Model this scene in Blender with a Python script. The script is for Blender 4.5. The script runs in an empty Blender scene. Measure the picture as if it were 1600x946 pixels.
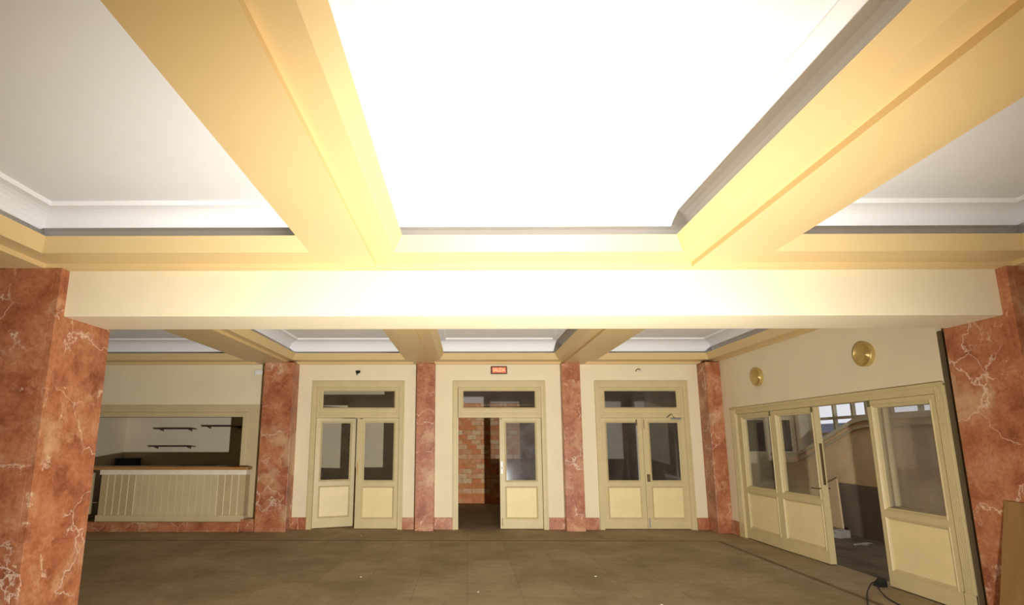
import bpy, bmesh, math, random
from mathutils import Vector, Matrix

SC = bpy.context.scene
COL = SC.collection

# ------------------------------------------------------------------ camera, sky, lamp, exposure
cam_d = bpy.data.cameras.new('camera')
cam_d.sensor_width = 36.0
cam_d.lens = 815.19 / 1600 * 36.0
cam_d.shift_x = (800 - 723.67) / 1600
cam_d.shift_y = (550 - 473) / 1600
cam_d.clip_start = 0.05
cam_o = bpy.data.objects.new('camera', cam_d)
COL.objects.link(cam_o)
cam_o.location = (0, 0, 1.65)
cam_o.rotation_euler = (math.radians(90 + 9.8402), 0, math.radians(0.42975))
SC.camera = cam_o

world = bpy.data.worlds.new('sky')
world.use_nodes = True
world.node_tree.nodes['Background'].inputs[0].default_value = (0.96, 0.94, 0.96, 1)
world.node_tree.nodes['Background'].inputs[1].default_value = 1.0
SC.world = world

LAMP = Vector((1.04, 0.45, 0.27))
lamp_d = bpy.data.lights.new('work_lamp', 'SPOT')
lamp_d.energy = 2900
lamp_d.spot_size = math.radians(143)
lamp_d.spot_blend = 1.0
lamp_d.shadow_soft_size = 0.05
lamp_d.color = (1.0, 0.98, 0.945)
lamp_o = bpy.data.objects.new('work_lamp', lamp_d)
COL.objects.link(lamp_o)
lamp_o.location = LAMP
lamp_o.rotation_euler = Vector((-0.16, 0.978, 0.115)).to_track_quat('-Z', 'Y').to_euler()
lamp_o.scale = (0.74, 1.0, 1.0)      # the flood's beam is taller than wide

SC.view_settings.view_transform = 'Standard'
SC.view_settings.look = 'None'
SC.view_settings.gamma = 1.0
SC.view_settings.use_curve_mapping = False
SC.view_settings.exposure = 0.0

# ------------------------------------------------------------------ materials
class NT:
    def __init__(s, name):
        s.m = bpy.data.materials.new(name)
        s.m.use_nodes = True
        s.t = s.m.node_tree
        s.b = s.t.nodes['Principled BSDF']
        s.out = s.t.nodes['Material Output']
    def n(s, typ, **kw):
        nd = s.t.nodes.new(typ)
        for k, v in kw.items():
            setattr(nd, k, v)
        return nd
    def l(s, a, b):
        s.t.links.new(a, b)
    def coords(s, scale=(1, 1, 1)):
        tc = s.n('ShaderNodeTexCoord'); mp = s.n('ShaderNodeMapping')
        mp.inputs['Scale'].default_value = scale
        s.l(tc.outputs['Object'], mp.inputs['Vector'])
        return mp.outputs['Vector']
    def noise(s, vec, scale, detail=4, rough=0.55, dist=0.0):
        nd = s.n('ShaderNodeTexNoise')
        nd.inputs['Scale'].default_value = scale; nd.inputs['Detail'].default_value = detail
        nd.inputs['Roughness'].default_value = rough; nd.inputs['Distortion'].default_value = dist
        s.l(vec, nd.inputs['Vector'])
        return nd
    def ramp(s, fac, stops):
        r = s.n('ShaderNodeValToRGB')
        e = r.color_ramp.elements
        while len(e) < len(stops):
            e.new(0.5)
        for i, (p, c) in enumerate(stops):
            e[i].position = p
            e[i].color = c if len(c) == 4 else (*c, 1)
        s.l(fac, r.inputs['Fac'])
        return r.outputs['Color']
    def mix(s, fac, a, b, mode='MIX'):
        mx = s.n('ShaderNodeMix', data_type='RGBA', blend_type=mode)
        for sock, v in ((mx.inputs['Factor'], fac), (mx.inputs['A'], a), (mx.inputs['B'], b)):
            if hasattr(v, 'is_output'):
                s.l(v, sock)
            else:
                sock.default_value = v if not isinstance(v, tuple) or len(v) == 4 else (*v, 1)
        return mx.outputs['Result']

def paint(name, col, rough=0.5, var=0.06, scale=3.0, bump=0.0):
    t = NT(name)
    v = t.coords()
    n = t.noise(v, scale, 5)
    lo = tuple(c * (1 - var) for c in col); hi = tuple(min(1, c * (1 + var)) for c in col)
    t.l(t.ramp(n.outputs['Fac'], [(0.3, lo), (0.7, hi)]), t.b.inputs['Base Color'])
    t.b.inputs['Roughness'].default_value = rough
    t.b.inputs['Specular IOR Level'].default_value = 0.3
    if bump:
        n2 = t.noise(v, 45, 3)
        bp = t.n('ShaderNodeBump'); bp.inputs['Strength'].default_value = bump; bp.inputs['Distance'].default_value = 0.01
        t.l(n2.outputs['Fac'], bp.inputs['Height']); t.l(bp.outputs['Normal'], t.b.inputs['Normal'])
    return t.m

def marble(name):
    t = NT(name)
    v0 = t.coords()
    oi = t.n('ShaderNodeObjectInfo'); sh = t.n('ShaderNodeMath', operation='MULTIPLY'); sh.inputs[1].default_value = 17.0
    t.l(oi.outputs['Random'], sh.inputs[0])
    av = t.n('ShaderNodeVectorMath', operation='ADD'); t.l(v0, av.inputs[0]); t.l(sh.outputs[0], av.inputs[1])
    v = av.outputs['Vector']          # every slab is cut from another place in the stone
    nw = t.noise(v, 2.2, 6, 0.6)
    wv = t.n('ShaderNodeVectorMath', operation='SCALE'); wv.inputs['Scale'].default_value = 0.55
    t.l(nw.outputs['Color'], wv.inputs[0])
    ad = t.n('ShaderNodeVectorMath', operation='ADD')
    t.l(v, ad.inputs[0]); t.l(wv.outputs['Vector'], ad.inputs[1])
    base_n = t.noise(ad.outputs['Vector'], 3.2, 8, 0.68)
    base = t.ramp(base_n.outputs['Fac'], [(0.28, (0.20, 0.058, 0.026)), (0.43, (0.37, 0.125, 0.055)), (0.57, (0.48, 0.195, 0.09)), (0.72, (0.56, 0.30, 0.165))])
    speck_n = t.noise(v, 26, 6, 0.7)
    speck = t.ramp(speck_n.outputs['Fac'], [(0.36, (0.80, 0.74, 0.70)), (0.55, (1, 1, 1)), (0.75, (1.06, 1.10, 1.12))])
    c1 = t.mix(1.0, base, speck, 'MULTIPLY')
    # ochre clouds
    cl_n = t.noise(ad.outputs['Vector'], 1.25, 7, 0.62)
    cl = t.ramp(cl_n.outputs['Fac'], [(0.53, (0, 0, 0)), (0.59, (0.6, 0.6, 0.6)), (0.66, (1, 1, 1))])
    c2 = t.mix(t.mix(1.0, cl, (0.75, 0.75, 0.75), 'MULTIPLY'), c1, (0.62, 0.40, 0.22))
    # veins
    vo = t.n('ShaderNodeTexVoronoi', feature='DISTANCE_TO_EDGE')
    vo.inputs['Scale'].default_value = 1.9
    t.l(ad.outputs['Vector'], vo.inputs['Vector'])
    line = t.ramp(vo.outputs['Distance'], [(0.0, (0.9, 0.9, 0.9)), (0.006, (0.6, 0.6, 0.6)), (0.017, (0, 0, 0))])
    mk_n = t.noise(v, 1.9, 3)
    mk = t.ramp(mk_n.outputs['Fac'], [(0.46, (0, 0, 0)), (0.58, (1, 1, 1))])
    c3 = t.mix(t.mix(1.0, line, mk, 'MULTIPLY'), c2, (0.74, 0.56, 0.42))
    fl_n = t.noise(ad.outputs['Vector'], 6.5, 8, 0.72, 0.6)
    fl = t.ramp(fl_n.outputs['Fac'], [(0.625, (0, 0, 0)), (0.66, (0.8, 0.8, 0.8))])
    c4 = t.mix(fl, c3, (0.68, 0.47, 0.30))
    t.l(c4, t.b.inputs['Base Color'])
    t.b.inputs['Roughness'].default_value = 0.38
    t.b.inputs['Specular IOR Level'].default_value = 0.35
    return t.m

def floor_mat(name):
    t = NT(name)
    v = t.coords()
    n1 = t.noise(v, 1.1, 8, 0.65, 0.4)
    c1 = t.ramp(n1.outputs['Fac'], [(0.32, (0.35, 0.28, 0.175)), (0.5, (0.44, 0.36, 0.235)), (0.70, (0.54, 0.45, 0.305))])
    sv = t.coords((1.2, 3.0, 1.0))
    n2 = t.noise(sv, 3.4, 8, 0.75, 0.6)
    c2 = t.mix(0.55, c1, t.ramp(n2.outputs['Fac'], [(0.35, (0.74, 0.71, 0.68)), (0.7, (1.15, 1.12, 1.05))]), 'MULTIPLY')
    br = t.n('ShaderNodeTexBrick'); br.offset = 0.0
    br.inputs['Scale'].default_value = 1.0; br.inputs['Brick Width'].default_value = 0.6; br.inputs['Row Height'].default_value = 0.6
    br.inputs['Mortar Size'].default_value = 0.005; br.inputs['Mortar Smooth'].default_value = 0.3
    br.inputs['Color1'].default_value = (1, 1, 1, 1); br.inputs['Color2'].default_value = (0.90, 0.90, 0.90, 1)
    br.inputs['Mortar'].default_value = (0.74, 0.72, 0.70, 1)
    t.l(v, br.inputs['Vector'])
    c3 = t.mix(1.0, c2, br.outputs['Color'], 'MULTIPLY')
    n4 = t.noise(v, 60, 2)
    c4 = t.mix(1.0, c3, t.ramp(n4.outputs['Fac'], [(0.3, (0.85, 0.85, 0.85)), (0.72, (1.05, 1.05, 1.05)), (0.8, (1.8, 1.75, 1.6))]), 'MULTIPLY')
    t.l(c4, t.b.inputs['Base Color'])
    t.b.inputs['Roughness'].default_value = 0.75
    t.b.inputs['Specular IOR Level'].default_value = 0.2
    bp = t.n('ShaderNodeBump'); bp.inputs['Strength'].default_value = 0.25; bp.inputs['Distance'].default_value = 0.01
    t.l(n1.outputs['Fac'], bp.inputs['Height']); t.l(bp.outputs['Normal'], t.b.inputs['Normal'])
    return t.m

def brick_mat(name):
    t = NT(name)
    tc = t.n('ShaderNodeTexCoord'); sp = t.n('ShaderNodeSeparateXYZ'); cb = t.n('ShaderNodeCombineXYZ')
    t.l(tc.outputs['Object'], sp.inputs[0]); t.l(sp.outputs['X'], cb.inputs['X']); t.l(sp.outputs['Z'], cb.inputs['Y'])
    br = t.n('ShaderNodeTexBrick')
    br.inputs['Scale'].default_value = 1.0; br.inputs['Brick Width'].default_value = 0.255; br.inputs['Row Height'].default_value = 0.132
    br.inputs['Mortar Size'].default_value = 0.009; br.inputs['Bias'].default_value = -0.15
    br.inputs['Color1'].default_value = (0.84, 0.31, 0.115, 1); br.inputs['Color2'].default_value = (0.95, 0.78, 0.46, 1)
    br.inputs['Mortar'].default_value = (0.72, 0.34, 0.16, 1)
    t.l(cb.outputs['Vector'], br.inputs['Vector'])
    n = t.noise(tc.outputs['Object'], 9, 5, 0.65)
    c = t.mix(1.0, br.outputs['Color'], t.ramp(n.outputs['Fac'], [(0.3, (0.72, 0.7, 0.68)), (0.7, (1.1, 1.1, 1.1))]), 'MULTIPLY')
    # white plaster above the brickwork
    gt = t.n('ShaderNodeMath', operation='GREATER_THAN'); gt.inputs[1].default_value = 2.74
    t.l(sp.outputs['Z'], gt.inputs[0])
    c2 = t.mix(gt.outputs[0], c, (0.72, 0.70, 0.68))
    t.l(c2, t.b.inputs['Base Color'])
    t.b.inputs['Roughness'].default_value = 0.9
    return t.m

def glass_mat(name, tint=(0.86, 0.87, 0.86), dust=0.04, rough=0.03):
    t = NT(name)
    t.t.nodes.remove(t.b)
    tr = t.n('ShaderNodeBsdfTransparent'); tr.inputs['Color'].default_value = (*tint, 1)
    gl = t.n('ShaderNodeBsdfGlossy'); gl.inputs['Roughness'].default_value = rough
    gl.inputs['Color'].default_value = (0.95, 0.95, 0.95, 1)
    df = t.n('ShaderNodeBsdfDiffuse'); df.inputs['Color'].default_value = (0.42, 0.40, 0.38, 1)
    v = t.coords()
    n = t.noise(v, 3.5, 5, 0.6)
    mp = t.n('ShaderNodeMapRange'); mp.inputs['From Min'].default_value = 0.35; mp.inputs['From Max'].default_value = 0.7
    mp.inputs['To Min'].default_value = dust * 0.5; mp.inputs['To Max'].default_value = dust * 1.5
    t.l(n.outputs['Fac'], mp.inputs['Value'])
    m1 = t.n('ShaderNodeMixShader'); t.l(mp.outputs['Result'], m1.inputs[0]); t.l(tr.outputs[0], m1.inputs[1]); t.l(df.outputs[0], m1.inputs[2])
    lw = t.n('ShaderNodeLayerWeight'); lw.inputs['Blend'].default_value = 0.5
    pw = t.n('ShaderNodeMath', operation='POWER'); pw.inputs[1].default_value = 5.0; t.l(lw.outputs['Facing'], pw.inputs[0])
    fr = t.n('ShaderNodeMath', operation='MULTIPLY_ADD'); fr.inputs[1].default_value = 0.75; fr.inputs[2].default_value = 0.025; t.l(pw.outputs[0], fr.inputs[0])
    m2 = t.n('ShaderNodeMixShader'); t.l(fr.outputs[0], m2.inputs[0]); t.l(m1.outputs[0], m2.inputs[1]); t.l(gl.outputs[0], m2.inputs[2])
    t.l(m2.outputs[0], t.out.inputs['Surface'])
    return t.m

def wood_mat(name, a, b, rough=0.45, axis=(0.6, 6, 6)):
    t = NT(name)
    v = t.coords(axis)
    n = t.noise(v, 3.0, 6, 0.6, 0.8)
    t.l(t.ramp(n.outputs['Fac'], [(0.3, a), (0.7, b)]), t.b.inputs['Base Color'])
    t.b.inputs['Roughness'].default_value = rough
    return t.m

def plain(name, col, rough=0.5, metal=0.0):
    m = paint(name, col, rough, 0.05, 8.0)
    m.node_tree.nodes['Principled BSDF'].inputs['Metallic'].default_value = metal
    return m

def glow(name, col, strength):
    t = NT(name)
    t.b.inputs['Base Color'].default_value = (*col, 1)
    t.b.inputs['Emission Color'].default_value = (*col, 1)
    t.b.inputs['Emission Strength'].default_value = strength
    t.b.inputs['Roughness'].default_value = 0.4
    return t.m

M = {
    'cream': paint('cream_wall_paint', (0.80, 0.70, 0.475), 0.7, 0.03, 2.0, 0.05),
    'yellow': paint('yellow_beam_paint', (0.70, 0.515, 0.25), 0.45, 0.02, 1.5),
    'white': paint('white_ceiling_paint', (0.90, 0.89, 0.88), 0.75, 0.02, 1.5, 0.04),
    'cove': paint('grey_trough_paint', (0.80, 0.77, 0.75), 0.75, 0.03, 3.0),
    'door': paint('stone_door_paint', (0.60, 0.49, 0.255), 0.42, 0.05, 4.0),
    'panel': paint('pale_panel_paint', (0.80, 0.66, 0.35), 0.45, 0.04, 4.0),
    'barpaint': paint('bar_front_paint', (0.58, 0.475, 0.27), 0.5, 0.05, 4.0),
    'groove': plain('pale_groove_paint', (0.84, 0.76, 0.58), 0.5),
    'joint_paint': plain('faint_joint_paint', (0.66, 0.56, 0.35), 0.5),
    'hazy': glass_mat('hazy_glass', (0.90, 0.91, 0.94), 0.13, 0.08),
    'barboard': paint('bar_board_paint', (0.50, 0.38, 0.20), 0.5, 0.07, 2.0),
    'frieze': paint('olive_frieze_paint', (0.56, 0.45, 0.25), 0.5, 0.05, 3.0),
    'marble': marble('red_marble'),
    'floor': floor_mat('worn_brown_floor'),
    'brick': brick_mat('hollow_brick'),
    'glass': glass_mat('dusty_glass', (0.955, 0.955, 0.945), 0.03),
    'dirty': glass_mat('dirty_glass', (0.90, 0.90, 0.91), 0.08, 0.06),
    'clear': glass_mat('window_glass', (0.92, 0.93, 0.95), 0.01),
    'plaster': paint('white_plaster', (0.78, 0.67, 0.50), 0.85, 0.04, 2.0),
    'greyplaster': paint('grey_plaster', (0.52, 0.49, 0.44), 0.9, 0.10, 2.0),
    'stair': paint('stained_plaster', (0.82, 0.60, 0.35), 0.9, 0.16, 1.3),
    'stairdark': paint('brown_dado_paint', (0.22, 0.17, 0.125), 0.7, 0.12, 2.0),
    'cap': paint('stone_cap_paint', (0.62, 0.53, 0.35), 0.6, 0.08, 4.0),
    'dim': paint('dim_room_paint', (0.62, 0.55, 0.44), 0.9, 0.08, 2.0),
    'dark': plain('dark_brown', (0.055, 0.042, 0.03), 0.6),
    'brown': paint('dark_brown_return', (0.115, 0.083, 0.042), 0.7),
    'joint': paint('dark_floor_strip', (0.20, 0.145, 0.085), 0.8, 0.2, 3.0),
    'hallfloor': paint('darkened_hall_floor', (0.17, 0.135, 0.095), 0.85, 0.35, 2.5),
    'black': plain('black_plastic', (0.012, 0.012, 0.012), 0.45),
    'bronze': plain('aged_bronze', (0.16, 0.10, 0.05), 0.45, 0.4),
    'steel': plain('dull_steel', (0.42, 0.42, 0.42), 0.35, 0.7),
    'whiteplastic': plain('white_plastic', (0.82, 0.82, 0.80), 0.35),
    'creamplastic': plain('cream_plastic', (0.80, 0.73, 0.58), 0.4),
    'orange': wood_mat('varnished_wood', (0.34, 0.15, 0.04), (0.50, 0.25, 0.08), 0.35),
    'ply': wood_mat('plywood_board', (0.24, 0.125, 0.04), (0.32, 0.17, 0.055), 0.5, (4, 4, 0.5)),
    'gold': plain('gilded_plaster', (0.60, 0.44, 0.16), 0.34, 0.55),
    'signred': glow('exit_sign_red', (0.62, 0.13, 0.05), 0.35),
    'signglow': glow('exit_sign_letter', (1.0, 0.36, 0.20), 0.75),
    'signbox': plain('exit_sign_box', (0.10, 0.045, 0.025), 0.4),
    'olive': plain('olive_bolt', (0.13, 0.13, 0.05), 0.5),
    'outside': plain('dark_facade', (0.14, 0.14, 0.17), 0.9),  # dark blue-grey all over
    'rubble': paint('pale_rubble', (0.50, 0.47, 0.42), 0.95, 0.12, 9.0),
}

# ------------------------------------------------------------------ mesh helpers
class MB:
    def __init__(s):
        s.bm = bmesh.new()
    def box(s, x0, x1, y0, y1, z0, z1):
        v = [s.bm.verts.new(p) for p in ((x0, y0, z0), (x1, y0, z0), (x1, y1, z0), (x0, y1, z0), (x0, y0, z1), (x1, y0, z1), (x1, y1, z1), (x0, y1, z1))]
        for f in ((0, 3, 2, 1), (4, 5, 6, 7), (0, 1, 5, 4), (1, 2, 6, 5), (2, 3, 7, 6), (3, 0, 4, 7)):
            s.bm.faces.new([v[i] for i in f])
        return s
    def prism(s, poly, axis, a, b):
        """poly: 2D points; axis 'x': (y,z), 'y': (x,z), 'z': (x,y); extruded from a to b."""
        def P(p, d):
            return {'x': (d, p[0], p[1]), 'y': (p[0], d, p[1]), 'z': (p[0], p[1], d)}[axis]
        A = [s.bm.verts.new(P(p, a)) for p in poly]; B = [s.bm.verts.new(P(p, b)) for p in poly]
        n = len(poly)
        s.bm.faces.new(A); s.bm.faces.new(B[::-1])
        for i in range(n):
            s.bm.faces.new((A[i], A[(i + 1) % n], B[(i + 1) % n], B[i]))
        return s
    def loop(s, rect, prof, plane='xy', closed=False):
        """sweep a profile of (outset, height) round a rectangle with mitred corners."""
        x0, x1, y0, y1 = rect
        rings = []
        for o, h in prof:
            pts = ((x0 - o, y0 - o), (x1 + o, y0 - o), (x1 + o, y1 + o), (x0 - o, y1 + o))
            rings.append([s.bm.verts.new((p[0], p[1], h) if plane == 'xy' else (p[0], h, p[1])) for p in pts])
        m = len(rings)
        for i in range(m if closed else m - 1):
            A, B = rings[i], rings[(i + 1) % m]
            for k in range(4):
                s.bm.faces.new((A[k], A[(k + 1) % 4], B[(k + 1) % 4], B[k]))
        return s
    def lathe(s, prof, centre, axis='x', sign=-1, seg=48):
        """prof: (radius, height along axis*sign)."""
        cx, cy, cz = centre
        rings = []
        for r, h in prof:
            ring = []
            if r < 1e-6:
                p = (cx + sign * h, cy, cz) if axis == 'x' else (cx, cy + sign * h, cz)
                ring = [s.bm.verts.new(p)]
            else:
                for k in range(seg):
                    a = 2 * math.pi * k / seg
                    c, d = r * math.cos(a), r * math.sin(a)
                    ring.append(s.bm.verts.new((cx + sign * h, cy + c, cz + d) if axis == 'x' else (cx + c, cy + sign * h, cz + d)))
            rings.append(ring)
        for A, B in zip(rings, rings[1:]):
            for k in range(seg):
                k2 = (k + 1) % seg
                if len(A) == 1 and len(B) == 1:
                    continue
                if len(A) == 1:
                    s.bm.faces.new((A[0], B[k], B[k2]))
                elif len(B) == 1:
                    s.bm.faces.new((A[k], A[k2], B[0]))
                else:
                    s.bm.faces.new((A[k], A[k2], B[k2], B[k]))
        return s
    def tube(s, pts, r, seg=8):
        pts = [Vector(p) for p in pts]
        rings = []
        for i, p in enumerate(pts):
            d = (pts[min(i + 1, len(pts) - 1)] - pts[max(i - 1, 0)]).normalized()
            u = d.cross(Vector((0, 0, 1)))
            if u.length < 1e-3:
                u = d.cross(Vector((1, 0, 0)))
            u.normalize(); w = d.cross(u)
            rings.append([s.bm.verts.new(p + r * (math.cos(2 * math.pi * k / seg) * u + math.sin(2 * math.pi * k / seg) * w)) for k in range(seg)])
        for A, B in zip(rings, rings[1:]):
            for k in range(seg):
                s.bm.faces.new((A[k], A[(k + 1) % seg], B[(k + 1) % seg], B[k]))
        s.bm.faces.new(rings[0]); s.bm.faces.new(rings[-1][::-1])
        return s
    def build(s, name, mat, parent=None, bevel=0.0, smooth=False, at=None):
        bmesh.ops.recalc_face_normals(s.bm, faces=s.bm.faces)
        me = bpy.data.meshes.new(name)
        s.bm.to_mesh(me); s.bm.free()
        me.materials.append(M[mat] if isinstance(mat, str) else mat)
        if smooth:
            for p in me.polygons:
                p.use_smooth = True
        o = bpy.data.objects.new(name, me)
        COL.objects.link(o)
        if at is not None:                      # geometry was given in world space: move the origin to the base
            me.transform(Matrix.Translation(-Vector(at)))
            o.location = at
        if parent is not None:
            o.parent = parent
        if bevel:
            b = o.modifiers.new('bevel', 'BEVEL'); b.width = bevel; b.segments = 2; b.limit_method = 'ANGLE'; b.angle_limit = math.radians(50)
        return o

def tag(o, label=None, cat=None, group=None, kind=None):
    if label: o['label'] = label
    if cat: o['category'] = cat
    if group: o['group'] = group
    if kind: o['kind'] = kind
    return o

def struct(o, label, cat, group=None):
    return tag(o, label, cat, group, 'structure')

def empty(name, loc, rz=0.0):
    o = bpy.data.objects.new(name, None)
    o.empty_display_size = 0.2
    COL.objects.link(o)
    o.location = loc; o.rotation_euler = (0, 0, rz)
    return o

# ------------------------------------------------------------------ large structure
YB = 10.43          # face of the back wall
XW = 4.889          # face of the right wall
Z0, ZF, ZL, ZC = 3.196, 3.24, 3.36, 3.65   # beam drop, flange, lip top, ceiling
YF, YR = 4.57, 5.13  # cross beam front and rear
ZS = 2.771          # cross beam soffit

struct(MB().box(-10, 13, -4, 16, -0.2, 0).build('floor', 'floor'), 'dark brown worn tiled floor running through the hall', 'floor')
cl_ = MB()
for b_ in ((-10, 5.03, -4, 15.2), (5.03, 9.2, -4, 6.2), (5.03, 9.2, 10.4, 15.2), (5.03, 5.45, 6.2, 10.4), (7.5, 9.2, 6.2, 10.4)):   # unseen opening added over the stairs to brighten the hall
    cl_.box(*b_, ZC, ZC + 0.15)
struct(cl_.build('ceiling', 'white'), 'white plaster ceiling above the coffers', 'ceiling')

bw = MB()
for x0, x1, z0, z1 in ((-9.0, -7.9, 0, ZC), (-7.9, -4.45, 2.143, ZC), (-4.45, -3.0, 0, ZC), (-3.0, -1.342, 2.75, ZC), (-1.342, -0.175, 0, ZC),
                       (-0.175, 1.475, 2.75, ZC), (1.475, 2.64, 0, ZC), (2.64, 4.29, 2.75, ZC), (4.29, 5.03, 0, ZC)):
    bw.box(x0, x1, YB, YB + 0.15, z0, z1)
struct(bw.build('wall_back', 'cream'), 'cream painted back wall with three doorways and the bar opening', 'wall')

rw = MB()
rw.box(XW, XW + 0.14, 9.60, YB, 0, ZC).box(XW, XW + 0.14, 5.36, 9.60, 2.17, ZC)
struct(rw.build('wall_right', 'cream'), 'cream right hand wall above the glazed folding doors', 'wall')
struct(MB().box(XW + 0.14, XW + 0.3, 5.165, 5.4, 0, ZC).build('wall_recess', 'cream'), 'narrow shaded wall strip between right marble column and door frame', 'wall')
struct(MB().box(XW + 0.002, XW + 0.14, 5.335, 5.36, 0, ZS + 0.01).build('trim_3', 'brown'), 'dark brown return of the right wall beside the marble column', 'trim')  # strip across the wall end, coloured dark brown
struct(MB().box(-9.2, -9.0, -4, 15, 0, ZC).build('wall_left', 'cream'), 'cream left wall beyond the marble column', 'wall')
struct(MB().box(-10, 13, -4.2, -4, 0, ZC + 0.15).build('wall_front', 'cream'), 'cream wall behind the viewer', 'wall')
struct(MB().box(9.2, 9.4, -4, 5.4, 0, ZC + 0.15).build('wall_side', 'cream'), 'cream wall beyond the right marble column', 'wall')

# ---- coffered ceiling: soffit slabs between the coffers
FRONT = [(-3.545, -1.417, -1.6, 4.135), (-0.543, 1.748, -1.6, 4.135), (2.68, 4.61, -1.6, 4.135)]
REAR = [(-8.3, -4.45, 5.565, 9.996), (-3.34, -1.29, 5.565, 9.996), (-0.45, 1.70, 5.565, 9.996), (2.62, 4.63, 5.565, 9.996)]
E = 0.08
TOP = 3.34
def soffit(name, x0, x1, y0, y1, drop, label, cat='beam'):
    m = MB().box(x0, x1, y0, y1, ZF, TOP)
    if drop:
        m.box(drop[0], drop[1], drop[2], drop[3], Z0, ZF)
    return struct(m.build(name, 'yellow'), label, cat)
fy0, fy1 = -1.6 - E, 4.135 + E
soffit('ceiling_beam', -9.0, -3.545 - E, fy0, fy1, (-4.15, -3.81, fy0, YF - 0.085), 'yellow ceiling beam over the left marble column')
soffit('ceiling_beam', -1.417 + E, -0.543 - E, fy0, fy1, (-1.15, -0.812, fy0, YF - 0.085), 'yellow stepped ceiling beam left of the bright middle coffer')
soffit('ceiling_beam', 1.748 + E, 2.68 - E, fy0, fy1, (2.01, 2.42, fy0, YF - 0.085), 'yellow stepped ceiling beam right of the bright middle coffer')
soffit('ceiling_beam', 4.61 + E, 9.2, fy0, fy1, (4.86, 5.2, fy0, YF - 0.085), 'yellow ceiling beam over the right marble column')
soffit('ceiling_beam', -9.0, 9.2, -4.0, fy0, None, 'yellow ceiling beam behind the viewer')
soffit('cornice_ledge', -9.0, 9.2, fy1, YF + 0.1, (-9.0, 9.2, YF - 0.085, YF), 'yellow cornice along the front of the cream cross beam', 'cornice')
ry0, ry1 = 5.565 - E, 9.996 + E
soffit('cornice_ledge', -9.0, XW, YR - 0.1, ry0, None, 'yellow cornice along the rear of the cream cross beam', 'cornice')
soffit('ceiling_beam', -4.45 + E, -3.34 - E, ry0, ry1, (-4.15, -3.55, ry0, YB - 0.085), 'yellow ceiling beam in the far bay beside the bar')
soffit('ceiling_beam', -1.29 + E, -0.45 - E, ry0, ry1, (-1.06, -0.72, ry0, YB - 0.085), 'yellow ceiling beam in the far bay left of the exit sign')
soffit('ceiling_beam', 1.70 + E, 2.62 - E, ry0, ry1, (1.93, 2.34, ry0, YB - 0.085), 'yellow ceiling beam in the far bay right of the exit sign')
soffit('cornice_ledge', 4.63 + E, XW + 0.14, ry0, ry1, (XW - 0.06, XW, ry0, YB - 0.085), 'yellow cornice along the top of the right wall', 'cornice')
soffit('cornice_ledge', -9.0, -8.3 - E, ry0, ry1, None, 'yellow cornice along the left end of the far bay', 'cornice')
soffit('cornice_ledge', -9.0, XW + 0.14, ry1, YB, (-9.0, XW, YB - 0.085, YB), 'yellow cornice along the top of the back wall', 'cornice')

def cove_prof():
    p = [(-0.045, ZC), (-0.045, ZC - 0.012), (-0.03, ZC - 0.03), (-0.01, ZC - 0.03)]
    for k in range(1, 9):
        a = k / 8 * math.pi / 2
        p.append((-0.01 + 0.22 * math.sin(a), 3.40 + 0.22 * math.cos(a)))
    p.append((0.21, 3.33))
    return p
NAMES_F = ['front left', 'bright middle', 'front right']
NAMES_R = ['far left', 'second far', 'far middle', 'far right']
for rects, names in ((FRONT, NAMES_F), (REAR, NAMES_R)):
    for r, n in zip(rects, names):
        lip = MB().loop(r, [(0.215, TOP), (0.02, TOP), (0.012, ZL), (0.0, ZL), (E, ZF)])
        struct(lip.build('coffer_lip', 'yellow'), 'yellow slanted lip around the ' + n + ' coffer', 'moulding')
        cv = MB().loop(r, cove_prof())
        o = struct(cv.build('coffer_coving', 'white'), 'white curved coving around the ' + n + ' coffer', 'moulding')

# ---- cross beam and marble columns
struct(MB().box(-9.0, 9.2, YF, YR, ZS, TOP).build('cross_beam', 'cream', bevel=0.008), 'deep cream cross beam spanning between the two marble columns', 'beam')
def column(x0, x1, y0, y1, z1, label, group, bevel=0.003, strip=0.055):
    m = MB()
    if strip:                                       # cladding slabs with narrow corner strips
        g, w = 0.003, strip
        m.box(x0 + 0.012, x1 - 0.012, y0 + 0.012, y1 - 0.012, 0, z1 - 0.002)
        for xa in (x0, x1 - w):
            for ya in (y0, y1 - w):
                m.box(xa, xa + w, ya, ya + w, 0, z1)
        for ya in (y0, y1 - 0.03):
            m.box(x0 + w + g, x1 - w - g, ya, ya + 0.03, 0, z1)
        for xa in (x0, x1 - 0.03):
            m.box(xa, xa + 0.03, y0 + w + g, y1 - w - g, 0, z1)
    else:
        m.box(x0, x1, y0, y1, 0, z1)
    return struct(m.build('marble_column', 'marble', bevel=bevel, at=((x0 + x1) / 2, (y0 + y1) / 2, 0)), label, 'column', group)
column(-4.40, -3.647, 4.475, 5.19, Z0, 'large red marble column at the left, nearest the viewer', 'red marble columns')
column(4.787, 5.54, 4.475, 5.165, Z0, 'large red marble column at the right, beside the leaning board', 'red marble columns')
column(-3.965, -3.385, 10.09, YB, Z0, 'red marble pilaster on the back wall beside the bar', 'red marble pilasters', 0.006, 0)
column(-0.99, -0.632, 10.23, YB, Z0, 'red marble pilaster just left of the half open middle door', 'red marble pilasters', 0.006, 0)
column(1.868, 2.225, 10.21, YB, Z0, 'red marble pilaster between the middle door and the closed door', 'red marble pilasters', 0.006, 0)
column(4.615, XW, 10.03, YB, Z0 - 0.01, 'red marble pilaster in the corner next to the right wall', 'red marble pilasters', 0.006, 0)

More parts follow.
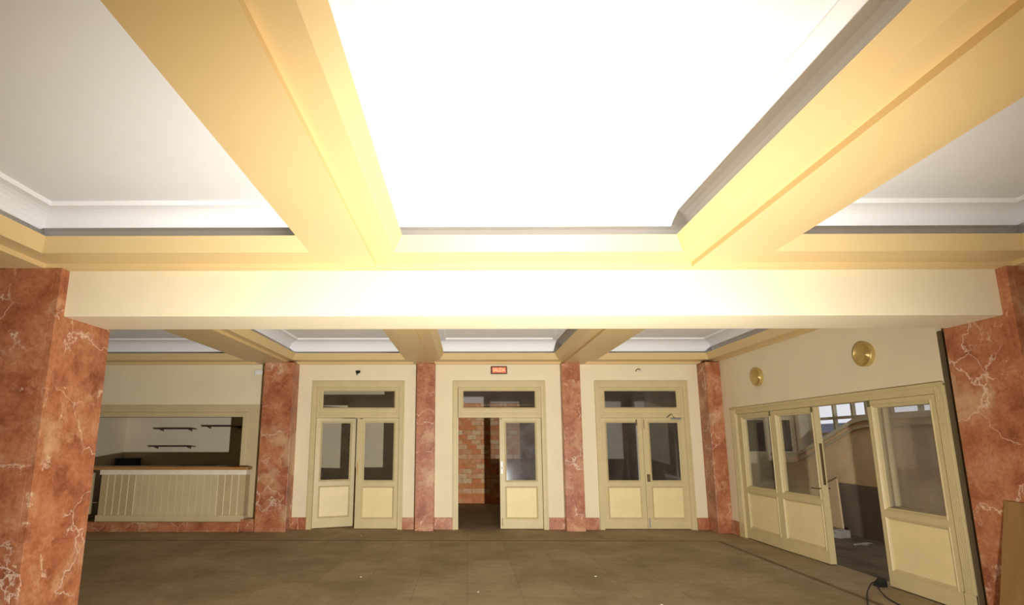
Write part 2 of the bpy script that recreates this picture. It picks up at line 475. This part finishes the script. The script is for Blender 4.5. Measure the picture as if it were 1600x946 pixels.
# ---- marble baseboards
for i, (x0, x1, y, lab) in enumerate(((-3.385, -3.085, 10.40, 'red marble baseboard block left of the ajar door'), (-1.258, -0.99, 10.40, 'red marble baseboard block right of the ajar door'),
        (-0.632, -0.268, 10.40, 'red marble baseboard block left of the middle door'), (1.552, 1.868, 10.40, 'red marble baseboard block right of the middle door'),
        (2.225, 2.53, 10.40, 'red marble baseboard block left of the closed door'), (4.40, 4.615, 10.40, 'red marble baseboard block right of the closed door'),
        (-4.25, -3.965, 10.15, 'red marble block at the right end of the bar plinth'))):
    struct(MB().box(x0, x1, y, YB, 0, 0.222).build('baseboard_back.%03d' % i if i else 'baseboard_back', 'marble', bevel=0.004), lab, 'baseboard')
struct(MB().box(XW - 0.03, XW, 9.75, 10.03, 0, 0.24).build('baseboard_right', 'marble', bevel=0.004), 'red marble baseboard on the right wall by the corner pilaster', 'baseboard')

# ---- strips let into the floor
struct(MB().box(-8.2, 4.285, 9.21, 9.275, 0, 0.003).build('floor_strip', 'joint'), 'dark strip in the floor parallel to the back wall', 'floor strip')
struct(MB().box(4.215, 4.28, -3.5, 9.21, 0, 0.003).build('floor_strip', 'joint'), 'dark strip in the floor parallel to the right wall', 'floor strip')

# ---- rooms behind the back wall
struct(MB().box(-8.4, -1.2, 12.7, 12.85, 0, ZC).build('wall_bar', 'plaster'), 'white wall behind the bar carrying the glass shelves', 'wall')
struct(MB().box(-8.4, -8.25, 10.58, 12.7, 0, ZC).build('wall_bar_end', 'plaster'), 'white end wall of the bar room at its left', 'wall')
struct(MB().box(-1.2, -1.05, 12.7, 15.0, 0, ZC).build('wall_corridor_return', 'dim'), 'dim return wall of the corridor behind the middle door', 'wall')
struct(MB().box(-1.2, 2.0, 14.78, 15.0, 0, ZC).build('wall_brick', 'brick'), 'bare orange and buff brick wall seen through the middle doorway', 'wall')
struct(MB().box(2.0, 5.0, 14.78, 15.0, 0, ZC).build('wall_corridor', 'greyplaster'), 'grey plaster wall behind the closed double door', 'wall')
struct(MB().box(5.03, 5.2, 10.43, 15.0, 0, ZC).build('wall_stair_left', 'dim'), 'wall between the corridor and the stair hall', 'wall')

# ---- stair hall behind the right doors
struct(MB().box(5.2, 8.15, 12.4, 12.6, 0, ZC).build('wall_stair_end', 'dim'), 'dim far end wall of the stair hall', 'wall')
sw = MB()
sw.box(8.0, 8.15, 5.3, 12.4, 0, 1.3).box(8.0, 8.15, 5.3, 5.75, 1.3, ZC).box(8.0, 8.15, 12.33, 12.4, 1.3, ZC).box(8.0, 8.15, 5.75, 12.33, 3.4, ZC)
struct(sw.build('wall_stair', 'dim'), 'outer wall of the stair hall holding the bright window', 'wall')
struct(MB().box(5.19, 9.2, 5.165, 5.3, 0, ZC).build('wall_stair_near', 'dim'), 'near end wall of the stair hall', 'wall')

# ------------------------------------------------------------------ doors
def leaf(parent, loc, rz, w, sl, sr, t=0.045, h=2.115, gz=(0.905, 2.017), pz=(0.21, 0.76), glass='glass', label=None, name='door_leaf', frame='door'):
    """a half-glazed leaf: origin at its left bottom front corner, x along the width, front face at y = 0."""
    gx = (sl, w - sr)
    c = 0.024
    m = MB()
    m.box(0, gx[0] - c, 0, t, 0, h).box(gx[1] + c, w, 0, t, 0, h)
    m.box(gx[0] - c, gx[1] + c, 0, t, 0, pz[0] - c).box(gx[0] - c, gx[1] + c, 0, t, pz[1] + c, gz[0] - c).box(gx[0] - c, gx[1] + c, 0, t, gz[1] + c, h)
    for z in (pz, gz):
        m.loop((gx[0], gx[1], z[0], z[1]), [(c + 0.014, 0), (c + 0.010, -0.007), (c + 0.002, -0.007), (c - 0.004, 0.002), (0.006, 0.016), (0, 0.018), (0, t - 0.004), (c, t)], plane='xz')
    o = m.build(name, frame, parent)
    o.location = loc; o.rotation_euler = (0, 0, rz)
    if label: o['label'] = label
    MB().box(gx[0] - 0.004, gx[1] + 0.004, t * 0.55, t * 0.55 + 0.004, gz[0] - 0.004, gz[1] + 0.004).build('glass_pane', glass, o)
    MB().box(gx[0] - 0.004, gx[1] + 0.004, 0.022, t - 0.008, pz[0] - 0.004, pz[1] + 0.004).build('lower_panel', 'panel', o)
    return o

def double_door(name, xc, label, leaves):
    r = empty(name, (xc, YB, 0))
    struct(r, label, 'door')
    f = MB()
    W, C = 0.828, 0.91
    f.box(-C, -W, -0.03, 0.15, 0, 2.85).box(W, C, -0.03, 0.15, 0, 2.85).box(-W, W, -0.03, 0.15, 2.735, 2.85)
    f.box(-C - 0.012, -C + 0.022, -0.045, 0.0, 0, 2.862).box(C - 0.022, C + 0.012, -0.045, 0.0, 0, 2.862).box(-C + 0.022, C - 0.022, -0.045, 0.0, 2.83, 2.862)
    f.box(-W, -W + 0.03, 0.0, 0.1, 2.13, 2.735).box(W - 0.03, W, 0.0, 0.1, 2.13, 2.735).box(-W + 0.03, W - 0.03, -0.004, 0.1, 2.13, 2.185)
    f.build('door_frame', 'door', r, bevel=0.003)
    t = MB()
    gx, z0, z1, g0, g1, c = 0.713, 2.185, 2.735, 2.335, 2.66, 0.02
    t.box(-W + 0.03, -gx - c, 0.012, 0.06, z0, z1).box(gx + c, W - 0.03, 0.012, 0.06, z0, z1)
    t.box(-gx - c, gx + c, 0.012, 0.06, z0, g0 - c).box(-gx - c, gx + c, 0.012, 0.06, g1 + c, z1)
    t.loop((-gx, gx, g0, g1), [(c + 0.03, 0.012), (c + 0.026, 0.004), (c + 0.006, 0.004), (c - 0.004, 0.014), (0.0, 0.03), (0, 0.056), (c, 0.06)], plane='xz')
    t.loop((-W + 0.06, W - 0.06, z0 + 0.035, z1 - 0.03), [(0.012, 0.012), (0.008, 0.006), (-0.004, 0.006), (-0.008, 0.012)], plane='xz')
    tf = t.build('transom_frame', 'door', r)
    MB().box(-gx - 0.004, gx + 0.004, 0.04, 0.044, g0 - 0.004, g1 + 0.004).build('transom_pane', 'glass', tf)
    return r

LW, SL = 0.822, 0.122
d1 = double_door('door_1', -2.171, 'cream half glazed double door beside the bar, left leaf ajar', 2)
a = leaf(d1, (-0.826, 0.03, 0.012), math.radians(22), 0.80, 0.125, 0.125, label='left leaf pushed ajar')
b = leaf(d1, (-0.005, 0.02, 0.012), 0, 0.83, 0.15, 0.11)
MB().box(0.022, 0.034, -0.008, 0.002, 1.02, 1.26).build('lock_plate', 'orange', b)['label'] = 'rusty strip of lock plate'
MB().box(0.05, 0.10, -0.012, 0.0, 2.09, 2.105).build('bolt', 'bronze', b)

d2 = double_door('door_2', 0.641, 'cream double door under the exit sign, left half standing open', 2)
b = leaf(d2, (0.0, 0.02, 0.012), 0, LW, 0.13, 0.12, glass='hazy')
MB().box(0.018, 0.058, -0.008, 0.0, 1.03, 1.265).build('lock_plate', 'whiteplastic', b, bevel=0.003)['label'] = 'white lock plate'
MB().box(0.033, 0.043, -0.012, -0.006, 1.12, 1.16).build('keyhole', 'black', b)
MB().box(0.03, 0.045, -0.01, 0.0, 0.05, 0.20).build('bolt', 'bronze', b)
MB().box(0.02, 0.045, -0.012, 0.0, 2.08, 2.10).build('bolt', 'bronze', b)
a = leaf(d2, (-0.826, 0.06, 0.012), math.radians(93), LW, 0.122, 0.122, label='left leaf swung fully open into the corridor')

d3 = double_door('door_3', 3.465, 'closed cream half glazed double door with a door closer', 2)
a = leaf(d3, (-0.826, 0.02, 0.012), 0, LW, SL, 0.11)
MB().box(0.70, 0.722, -0.004, 0.002, 0.93, 1.95).build('paint_strip', 'steel', a)['label'] = 'strip of bare chipped metal'
MB().box(0.70, 0.725, -0.008, 0.002, 1.96, 2.08).build('bolt', 'bronze', a)
b = leaf(d3, (0.002, 0.02, 0.012), 0, LW, 0.142, 0.118)
MB().box(0.034, 0.088, -0.03, 0.0, 0.88, 1.02).build('lock', 'bronze', b, bevel=0.004)
MB().tube([(0.03, -0.008, 1.90), (0.03, -0.008, 2.08)], 0.006).build('bolt', 'bronze', b)
MB().box(0.025, 0.05, -0.006, 0.0, 0.02, 0.20).build('chipped_corner', 'steel', b)
cl = MB().box(0.565, 0.755, -0.055, 0.0, 2.075, 2.112).build('door_closer', 'steel', b, bevel=0.006)
cl['label'] = 'grey door closer'
MB().tube([(0.62, -0.05, 2.115), (0.55, -0.10, 2.19), (0.47, -0.05, 2.13)], 0.007).build('closer_arm', 'bronze', d3)

# folding glazed doors of the right wall (local x runs towards the viewer)
Y0 = 9.74
d4 = empty('door_4', (XW, Y0, 0), -math.pi / 2)
struct(d4, 'row of cream half glazed folding doors in the right wall, one standing open', 'door')
f = MB()
f.box(0, 0.17, -0.015, 0.14, 0, 2.25).box(4.27, 4.38, -0.015, 0.14, 0, 2.25).box(0.17, 4.27, -0.015, 0.14, 2.15, 2.25)
f.box(-0.01, 4.38, -0.03, 0.0, 2.225, 2.262)
for k in range(5):
    x = 4.278 + k * 0.021
    f.box(x, x + 0.011, -0.024, -0.01, 0.20, 2.225)
for k in range(5):
    x = 0.02 + k * 0.031
    f.box(x, x + 0.016, -0.027, -0.01, 0.24, 2.225)
f.box(-0.004, 0.174, -0.032, 0.0, 0, 0.24).box(4.268, 4.38, -0.028, 0.0, 0, 0.20)
f.build('door_frame', 'door', d4, bevel=0.002)
KW = dict(t=0.085, h=2.135, gz=(0.885, 2.045), pz=(0.205, 0.75))
A = leaf(d4, (0.172, 0.01, 0.012), 0, 1.063, 0.17, 0.075, glass='glass', **KW)
MB().box(1.025, 1.05, -0.01, 0.0, 2.055, 2.13).build('bolt', 'olive', A)
B = leaf(d4, (1.24, 0.01, 0.012), math.radians(2.5), 0.985, 0.13, 0.075, glass='glass', **KW)
MB().box(0.985, 0.989, 0.025, 0.062, 1.05, 1.62).build('lock_plate', 'bronze', B)['label'] = 'long dark edge plate of the lock'
MB().box(0.935, 0.965, -0.012, 0.0, 2.06, 2.135).build('bolt', 'olive', B)
MB().tube([(0.955, -0.05, 1.0), (0.955, 0.135, 1.0)], 0.009).tube([(0.955, -0.05, 1.0), (0.84, -0.055, 1.0)], 0.009).tube([(0.955, 0.135, 1.0), (0.84, 0.14, 1.0)], 0.009).build('lever_handle', 'bronze', B)
Cc = leaf(d4, (3.29, 0.01, 0.012), 0, 0.978, 0.095, 0.125, glass='dirty', label='wide fixed leaf with dusty grey glass', **KW)
MB().box(0.015, 0.05, -0.012, 0.0, 2.06, 2.135).build('bolt', 'olive', Cc)
D = leaf(d4, (3.30, 0.125, 0.012), 0, 0.965, 0.115, 0.06, glass='glass', label='open leaf folded flat behind the fixed one', **dict(KW, t=0.05))

# ------------------------------------------------------------------ bar
t1 = MB()
t1.box(-9.0, -3.985, YB - 0.014, YB, 2.235, 2.39).box(-4.375, -3.985, YB - 0.014, YB, 0.222, 2.235)
t1.box(-9.0, -4.36, YB - 0.034, YB + 0.15, 2.143, 2.235).box(-4.45, -4.36, YB - 0.034, YB + 0.15, 1.18, 2.143)
t1.loop((-9.5, -4.36, 0.5, 2.235), [(0.012, YB - 0.014), (0.008, YB - 0.03), (0.0, YB - 0.034)], plane='xz')
struct(t1.build('trim_1', 'frieze', bevel=0.004), 'olive cream frieze and moulded frame around the bar opening', 'trim')
struct(MB().box(-8.3, -4.25, 10.08, 10.30, 0, 0.176).build('plinth', 'marble', bevel=0.012), 'low red marble plinth under the bar front', 'plinth')

bar = empty('bar_counter', (-5.6, 10.2, 0.176))
tag(bar, 'cream panelled bar counter with a thin wooden top in the wall opening', 'bar counter')
def ch(mb, name, mat, parent, base, **k):
    """child whose shape is given in world space, under a parent standing unrotated at base"""
    o = mb.build(name, mat, parent, **k)
    o.matrix_parent_inverse = Matrix.Translation(-Vector(base))
    return o
BB = (-5.6, 10.2, 0.176)
ch(MB().box(-7.89, -4.19, 10.15, 10.395, 1.128, 1.18).box(-7.89, -4.46, 10.395, 10.78, 1.128, 1.18), 'counter_top', 'orange', bar, BB, bevel=0.006)
ch(MB().box(-7.03, -4.215, 10.185, 10.395, 1.036, 1.128), 'fascia', 'groove', bar, BB, bevel=0.004)
bw_ = 2.77 / 21
for xa, xb, mt, lb_ in ((-7.0, -7.0 + 5 * bw_, 'barboard', 'tan boards at the left end'), (-7.0 + 5 * bw_, -4.23 - 4 * bw_, 'barpaint', None), (-4.23 - 4 * bw_, -4.23, 'barboard', 'tan boards at the right end')):
    o = ch(MB().box(xa, xb, 10.205, 10.40, 0.288, 1.036), 'front_panel', mt, bar, BB)
    if lb_: o['label'] = lb_
for k in range(1, 21):
    x = -7.0 + k * (2.77 / 21)
    ch(MB().box(x - 0.005, x + 0.005, 10.199, 10.206, 0.288, 1.036), 'board_joint', 'joint_paint' if 6 <= k <= 16 else 'groove', bar, BB)
ch(MB().box(-7.03, -4.215, 10.185, 10.395, 0.176, 0.288), 'skirting', 'barpaint', bar, BB, bevel=0.004)
ch(MB().box(-7.9, -7.17, 10.22, 10.27, 0.30, 1.07), 'flap_door', 'barpaint', bar, BB, bevel=0.004)['label'] = 'cream flap beyond the dark gap'

bk = empty('back_bar', (-6.6, 12.5, 0))
tag(bk, 'dark low back bar cabinet standing under the glass shelves', 'cabinet')
def chl(mb, name, mat, parent, **k):
    return mb.build(name, mat, parent, **k)
chl(MB().box(-1.62, 1.6, -0.19, 0.19, 0.0, 1.04), 'body', 'dark', bk)
chl(MB().box(-1.64, 1.62, -0.22, 0.19, 1.04, 1.08), 'worktop', 'bronze', bk, bevel=0.004)
for k in range(4):
    d = chl(MB().box(-1.58 + k * 0.79, -0.83 + k * 0.79, -0.21, -0.19, 0.1, 1.0), 'door', 'dark', bk, bevel=0.003)
    MB().box(-0.90 + k * 0.79, -0.885 + k * 0.79, -0.235, -0.21, 0.7, 0.85).build('handle', 'steel', d)
bx = MB().box(-0.22, 0.22, -0.13, 0.13, 0, 0.2).box(-0.23, 0.23, -0.14, 0.14, 0.165, 0.205).build('storage_box', 'dark', bevel=0.006)
bx.location = (-7.97, 12.47, 1.08)
tag(bx, 'small dark box on the back bar in the left corner', 'box')
tr = MB().box(-0.42, 0.42, -0.13, 0.13, 0, 0.012).loop((-0.42, 0.42, -0.13, 0.13), [(0, 0), (0.01, 0.035), (0.002, 0.035), (-0.01, 0.012)]).build('tray', 'black')
tr.location = (-6.35, 12.46, 1.08)
tag(tr, 'flat dark tray lying on the back bar', 'tray')
for x0, x1, z, lab in ((-7.46, -6.53, 1.955, 'upper left glass shelf on the white bar wall, above another shelf'), (-7.55, -6.52, 1.54, 'lower glass shelf on the white bar wall, beneath another shelf'),
                       (-6.32, -5.37, 2.015, 'glass shelf by the right edge of the bar opening')):
    w = (x1 - x0) / 2
    s = empty('wall_shelf', ((x0 + x1) / 2, 12.7, z))
    tag(s, lab, 'shelf', 'glass shelves behind the bar')
    MB().box(-w, w, -0.22, 0, 0, 0.016).build('shelf_board', 'dark', s)
    for sx in (-1, 1):
        MB().prism([(-0.16, 0.0), (0.0, 0.0), (0.0, -0.045), (-0.14, -0.015)], 'x', sx * (w - 0.12) - 0.012, sx * (w - 0.12) + 0.012).build('bracket', 'bronze', s)

# ------------------------------------------------------------------ stair hall
PX = 7.0
pp = [(12.2, 0), (12.2, 1.36), (11.75, 1.36), (11.3, 1.40), (10.9, 1.52), (9.56, 2.02), (9.3, 2.06), (5.4, 2.08), (5.4, 0)]
struct(MB().prism(pp, 'x', PX, PX + 0.16).build('parapet', 'stair'), 'stained sloping staircase parapet beyond the open right door', 'parapet')
cap = MB()
cp = pp[1:8]
def offs(d):
    return [(y, z + d) for y, z in cp]
cap.prism(offs(0.035) + offs(-0.035)[::-1], 'x', PX - 0.05, PX + 0.2)
cap.prism(offs(-0.115) + offs(-0.15)[::-1], 'x', PX - 0.035, PX + 0.17)
struct(cap.build('trim_2', 'cap'), 'moulded cap running along the sloping parapet', 'trim')
struct(MB().box(PX - 0.03, PX, 5.4, 12.2, 0, 0.14).build('baseboard_stair', 'greyplaster'), 'grey baseboard at the foot of the parapet', 'baseboard')

struct(MB().box(5.06, PX - 0.03, 5.4, 12.3, 0, 0.004).build('floor_stair', 'hallfloor'), 'floor of the stair hall, darkened in colour to look dimmer', 'floor')  # thin sheet over the same floor, dimmer light put into its colour
win = empty('window_1', (8.0, 10.2, 1.3), -math.pi / 2)
struct(win, 'bright multi pane window above the stairs', 'window')
# local x runs towards the viewer from y = 12.33
win.location = (8.0, 12.33, 1.3)
wf = MB()
Wd, Wh = 6.58, 2.1
wf.box(0, 0.09, -0.02, 0.1, 0, Wh).box(Wd - 0.09, Wd, -0.02, 0.1, 0, Wh).box(0.09, Wd - 0.09, -0.02, 0.1, 0, 0.09).box(0.09, Wd - 0.09, -0.02, 0.1, Wh - 0.09, Wh)
for x in (0.80, 1.36, 1.75, 2.35, 3.0, 3.6, 4.2, 4.8, 5.4, 6.0):
    wf.box(x - 0.03, x + 0.03, 0.0, 0.07, 0.09, Wh - 0.09)
for z in (0.53, 0.87, 1.5):
    wf.box(0.09, Wd - 0.09, 0.005, 0.065, z - 0.03, z + 0.03)
wf.build('window_frame', 'cap', win, bevel=0.003)
MB().box(0.05, Wd - 0.05, 0.03, 0.034, 0.05, Wh - 0.05).build('glass_pane', 'clear', win)
struct(MB().box(14.0, 14.5, 0, 40, 0, 2.36).build('exterior_facade', 'outside'), 'dark roof edge of a building outside the stair window', 'building')

e = empty('door_5', (7.05, 12.4, 0))
struct(e, 'dim half glazed door at the far end of the stair hall', 'door')
MB().box(-0.72, -0.62, -0.05, 0, 0, 2.4).box(0.62, 0.72, -0.05, 0, 0, 2.4).box(-0.62, 0.62, -0.05, 0, 2.3, 2.4).build('door_frame', 'cap', e)
for sx in (-0.60, 0.02):
    l_ = MB()
    l_.box(sx, sx + 0.1, -0.035, -0.005, 0.01, 2.28).box(sx + 0.48, sx + 0.58, -0.035, -0.005, 0.01, 2.28).box(sx + 0.1, sx + 0.48, -0.035, -0.005, 0.01, 1.44).box(sx + 0.1, sx + 0.48, -0.035, -0.005, 2.16, 2.28)
    lf = l_.build('door_leaf', 'cap', e)
    MB().box(sx + 0.1, sx + 0.48, -0.02, -0.016, 1.44, 2.16).build('glass_pane', 'dark', lf)

bd = MB().box(-0.62, 0.62, 0, 0.035, 0, 0.9).build('brown_panel', 'stairdark', bevel=0.004)
bd.location = (PX - 0.11, 9.6, 0.0); bd.rotation_euler = (math.radians(-4.0), 0, -math.pi / 2)
tag(bd, 'wide brown board leaning on the parapet beyond the open door', 'board')
pb = MB().box(-0.17, 0.17, 0, 0.03, 0, 0.98).build('pale_plank', 'stair', bevel=0.003)
pb.location = (PX - 0.34, 9.86, 0.03); pb.rotation_euler = (math.radians(-13), math.radians(-21), -math.pi / 2)
tag(pb, 'pale tan plank leaning on the parapet left of the brown board', 'plank')
rnd = random.Random(4)
def lump(name, loc, size, mat, label, cat, group=None):
    bm = bmesh.new()
    bmesh.ops.create_cube(bm, size=1)
    bmesh.ops.subdivide_edges(bm, edges=bm.edges[:], cuts=2, use_grid_fill=True)
    for v in bm.verts:
        v.co = Vector((v.co.x * size[0], v.co.y * size[1], (v.co.z + 0.5) * size[2])) + Vector((rnd.uniform(-1, 1), rnd.uniform(-1, 1), 0)) * 0.06 * min(size)
        if v.co.z > 1e-4:
            v.co.z += rnd.uniform(-1, 1) * 0.05 * size[2]
    me = bpy.data.meshes.new(name); bm.to_mesh(me); bm.free()
    me.materials.append(M[mat])
    o = bpy.data.objects.new(name, me); COL.objects.link(o)
    o.location = loc; o.rotation_euler = (0, 0, rnd.uniform(-0.5, 0.5))
    tag(o, label, cat, group)
    return o
lump('rubble_block', (6.55, 9.62, 0.004), (0.24, 0.17, 0.13), 'rubble', 'pale broken block on the floor below the leaning plank', 'rubble')
lump('rubble_chip', (6.45, 8.95, 0.004), (0.34, 0.10, 0.02), 'rubble', 'thin pale fragment on the floor inside the stair hall', 'rubble')

for x, y, sz in ((1.60, 6.9, 0.03), (-1.32, 6.85, 0.022), (-1.9, 9.75, 0.022), (0.12, 6.2, 0.02), (2.0, 5.75, 0.02)):
    lump('floor_chip', (x, y, 0), (sz, sz * 0.6, 0.006), 'rubble', 'tiny pale chip lying loose on the brown hall floor', 'chip', 'tiny pale chips on the hall floor')

# ------------------------------------------------------------------ wall fittings
RIM = [(0.150, 0.0), (0.150, 0.046), (0.148, 0.054), (0.142, 0.057), (0.136, 0.054), (0.133, 0.048)]
dish = []
N = 10
for k in range(N):
    r0 = 0.133 * (1 - k / N); r1 = 0.133 * (1 - (k + 0.45) / N)
    d0 = 0.048 - 0.040 * (k / N) ** 0.8
    dish += [(r0, d0), (r0 - 0.002, d0 + 0.0035), (r1, d0 + 0.0015)]
dish += [(0.010, 0.008), (0.008, 0.016), (0.0, 0.018)]
for y, z, lab in ((8.735, 2.728, 'small round gilded wall disc nearer the corner pilaster'), (6.345, 2.71, 'round gilded wall disc with ringed dish, nearer the marble column')):
    r = empty('wall_lamp', (XW, y, z))
    tag(r, lab, 'wall lamp', 'gilded discs on the right wall')
    MB().lathe(RIM, (0, 0, 0)).build('rim', 'gold', r, smooth=True)
    MB().lathe(dish, (0, 0, 0)).build('dish', 'gold', r)

sg = empty('exit_sign', (0.642, YB, 3.0))
tag(sg, 'small red lit SALIDA exit sign above the middle door', 'sign')
MB().box(-0.163, 0.163, -0.05, 0, 0, 0.152).build('sign_box', 'signbox', sg, bevel=0.006)
MB().box(-0.138, 0.140, -0.054, -0.049, 0.020, 0.132).build('sign_face', 'signred', sg)
tx = bpy.data.curves.new('lettering', 'FONT')
tx.body = 'SALIDA'; tx.size = 0.102; tx.align_x = 'CENTER'; tx.align_y = 'CENTER'; tx.extrude = 0.001; tx.offset = 0.0035; tx.space_character = 0.95
tx.materials.append(M['signglow'])
tmp = bpy.data.objects.new('lettering_curve', tx); COL.objects.link(tmp)
bpy.context.view_layer.update()
tm = bpy.data.meshes.new_from_object(tmp.evaluated_get(bpy.context.evaluated_depsgraph_get()))
tm.name = 'lettering'
bpy.data.objects.remove(tmp); bpy.data.curves.remove(tx)
to = bpy.data.objects.new('lettering', tm); COL.objects.link(to)
to.parent = sg; to.location = (0.001, -0.0555, 0.077); to.rotation_euler = (math.pi / 2, 0, 0); to.scale = (0.76, 1.05, 1)

h = MB().lathe([(0.03, 0), (0.03, 0.012), (0.018, 0.016), (0.014, 0.05), (0.0, 0.052)], (0, 0, 0), 'y', -1, 20).tube([(0, -0.03, 0), (-0.01, -0.05, -0.03), (-0.012, -0.045, -0.065)], 0.012).box(-0.045, 0.045, -0.02, -0.004, -0.012, 0.035).build('cable_stub', 'black')
h.location = (-2.198, YB, 3.04)
tag(h, 'black cable stub sticking out above the ajar door', 'cable stub')
hk = empty('wall_button', (3.455, YB, 3.06))
tag(hk, 'small white button with its shadow as a dark arc above the closed door', 'hook')
MB().lathe([(0.034, 0), (0.032, 0.014), (0.012, 0.022), (0.0, 0.022)], (0.02, 0, -0.01), 'y', -1, 20).build('button', 'creamplastic', hk, smooth=True)
MB().tube([(-0.065, -0.006, -0.008), (-0.05, -0.03, 0.025), (-0.015, -0.035, 0.038), (0.02, -0.02, 0.03)], 0.009).build('shadow_arc', 'bronze', hk, smooth=True)  # bronze-coloured arc stands in for the button's shadow
sb = empty('junction_box', (-4.2, YB, 2.99))
tag(sb, 'small cream box on the wall above the bar beside the pilaster', 'junction box')
MB().box(-0.085, 0.085, -0.03, 0, 0.0, 0.105).build('box_body', 'creamplastic', sb, bevel=0.005)
MB().box(-0.075, 0.078, -0.04, -0.03, 0.008, 0.085).build('box_cover', 'whiteplastic', sb, bevel=0.004)

# ------------------------------------------------------------------ foreground right
lb = MB().box(-0.95, 0.0, 0, 0.018, 0, 1.155).build('leaning_board', 'ply', bevel=0.003)
tag(lb, 'varnished orange brown board leaning against the right marble column', 'board')
lb.rotation_euler = (0, 0, math.pi / 2)
BOT, TOPX = 4.535, 4.782
ang = math.atan2(TOPX - BOT, 1.14)
lb.matrix_world = Matrix.Translation((BOT, 4.825, 0.004)) @ Matrix.Rotation(ang, 4, 'Y') @ Matrix.Rotation(math.pi / 2, 4, 'Z')

ds = empty('door_stop', (4.80, 6.47, 0))
tag(ds, 'black door stop with trailing cables at the foot of the dusty glass leaf', 'door stop')
MB().prism([(-0.07, 0), (0.05, 0), (0.05, 0.085), (0.02, 0.10), (-0.03, 0.05)], 'y', -0.045, 0.045).build('wedge', 'black', ds, bevel=0.006)
for pts in ([(-0.05, 0, 0.05), (-0.22, -0.16, 0.07), (-0.42, -0.36, 0.035), (-0.62, -0.62, 0.008), (-0.85, -0.95, 0.008)], [(-0.05, -0.02, 0.05), (-0.20, -0.22, 0.05), (-0.32, -0.50, 0.012), (-0.40, -0.85, 0.008)]):
    P = [Vector(p) for p in pts]
    fine = []
    for i in range(len(P) - 1):
        p0, p1, p2, p3 = P[max(i - 1, 0)], P[i], P[i + 1], P[min(i + 2, len(P) - 1)]
        for k in range(8):
            u = k / 8
            fine.append(0.5 * ((2 * p1) + (p2 - p0) * u + (2 * p0 - 5 * p1 + 4 * p2 - p3) * u * u + (3 * p1 - p0 - 3 * p2 + p3) * u ** 3))
    fine.append(P[-1])
    for q in fine:
        q.z = max(q.z, 0.008)
    MB().tube(fine, 0.007).build('cable', 'black', ds, smooth=True)
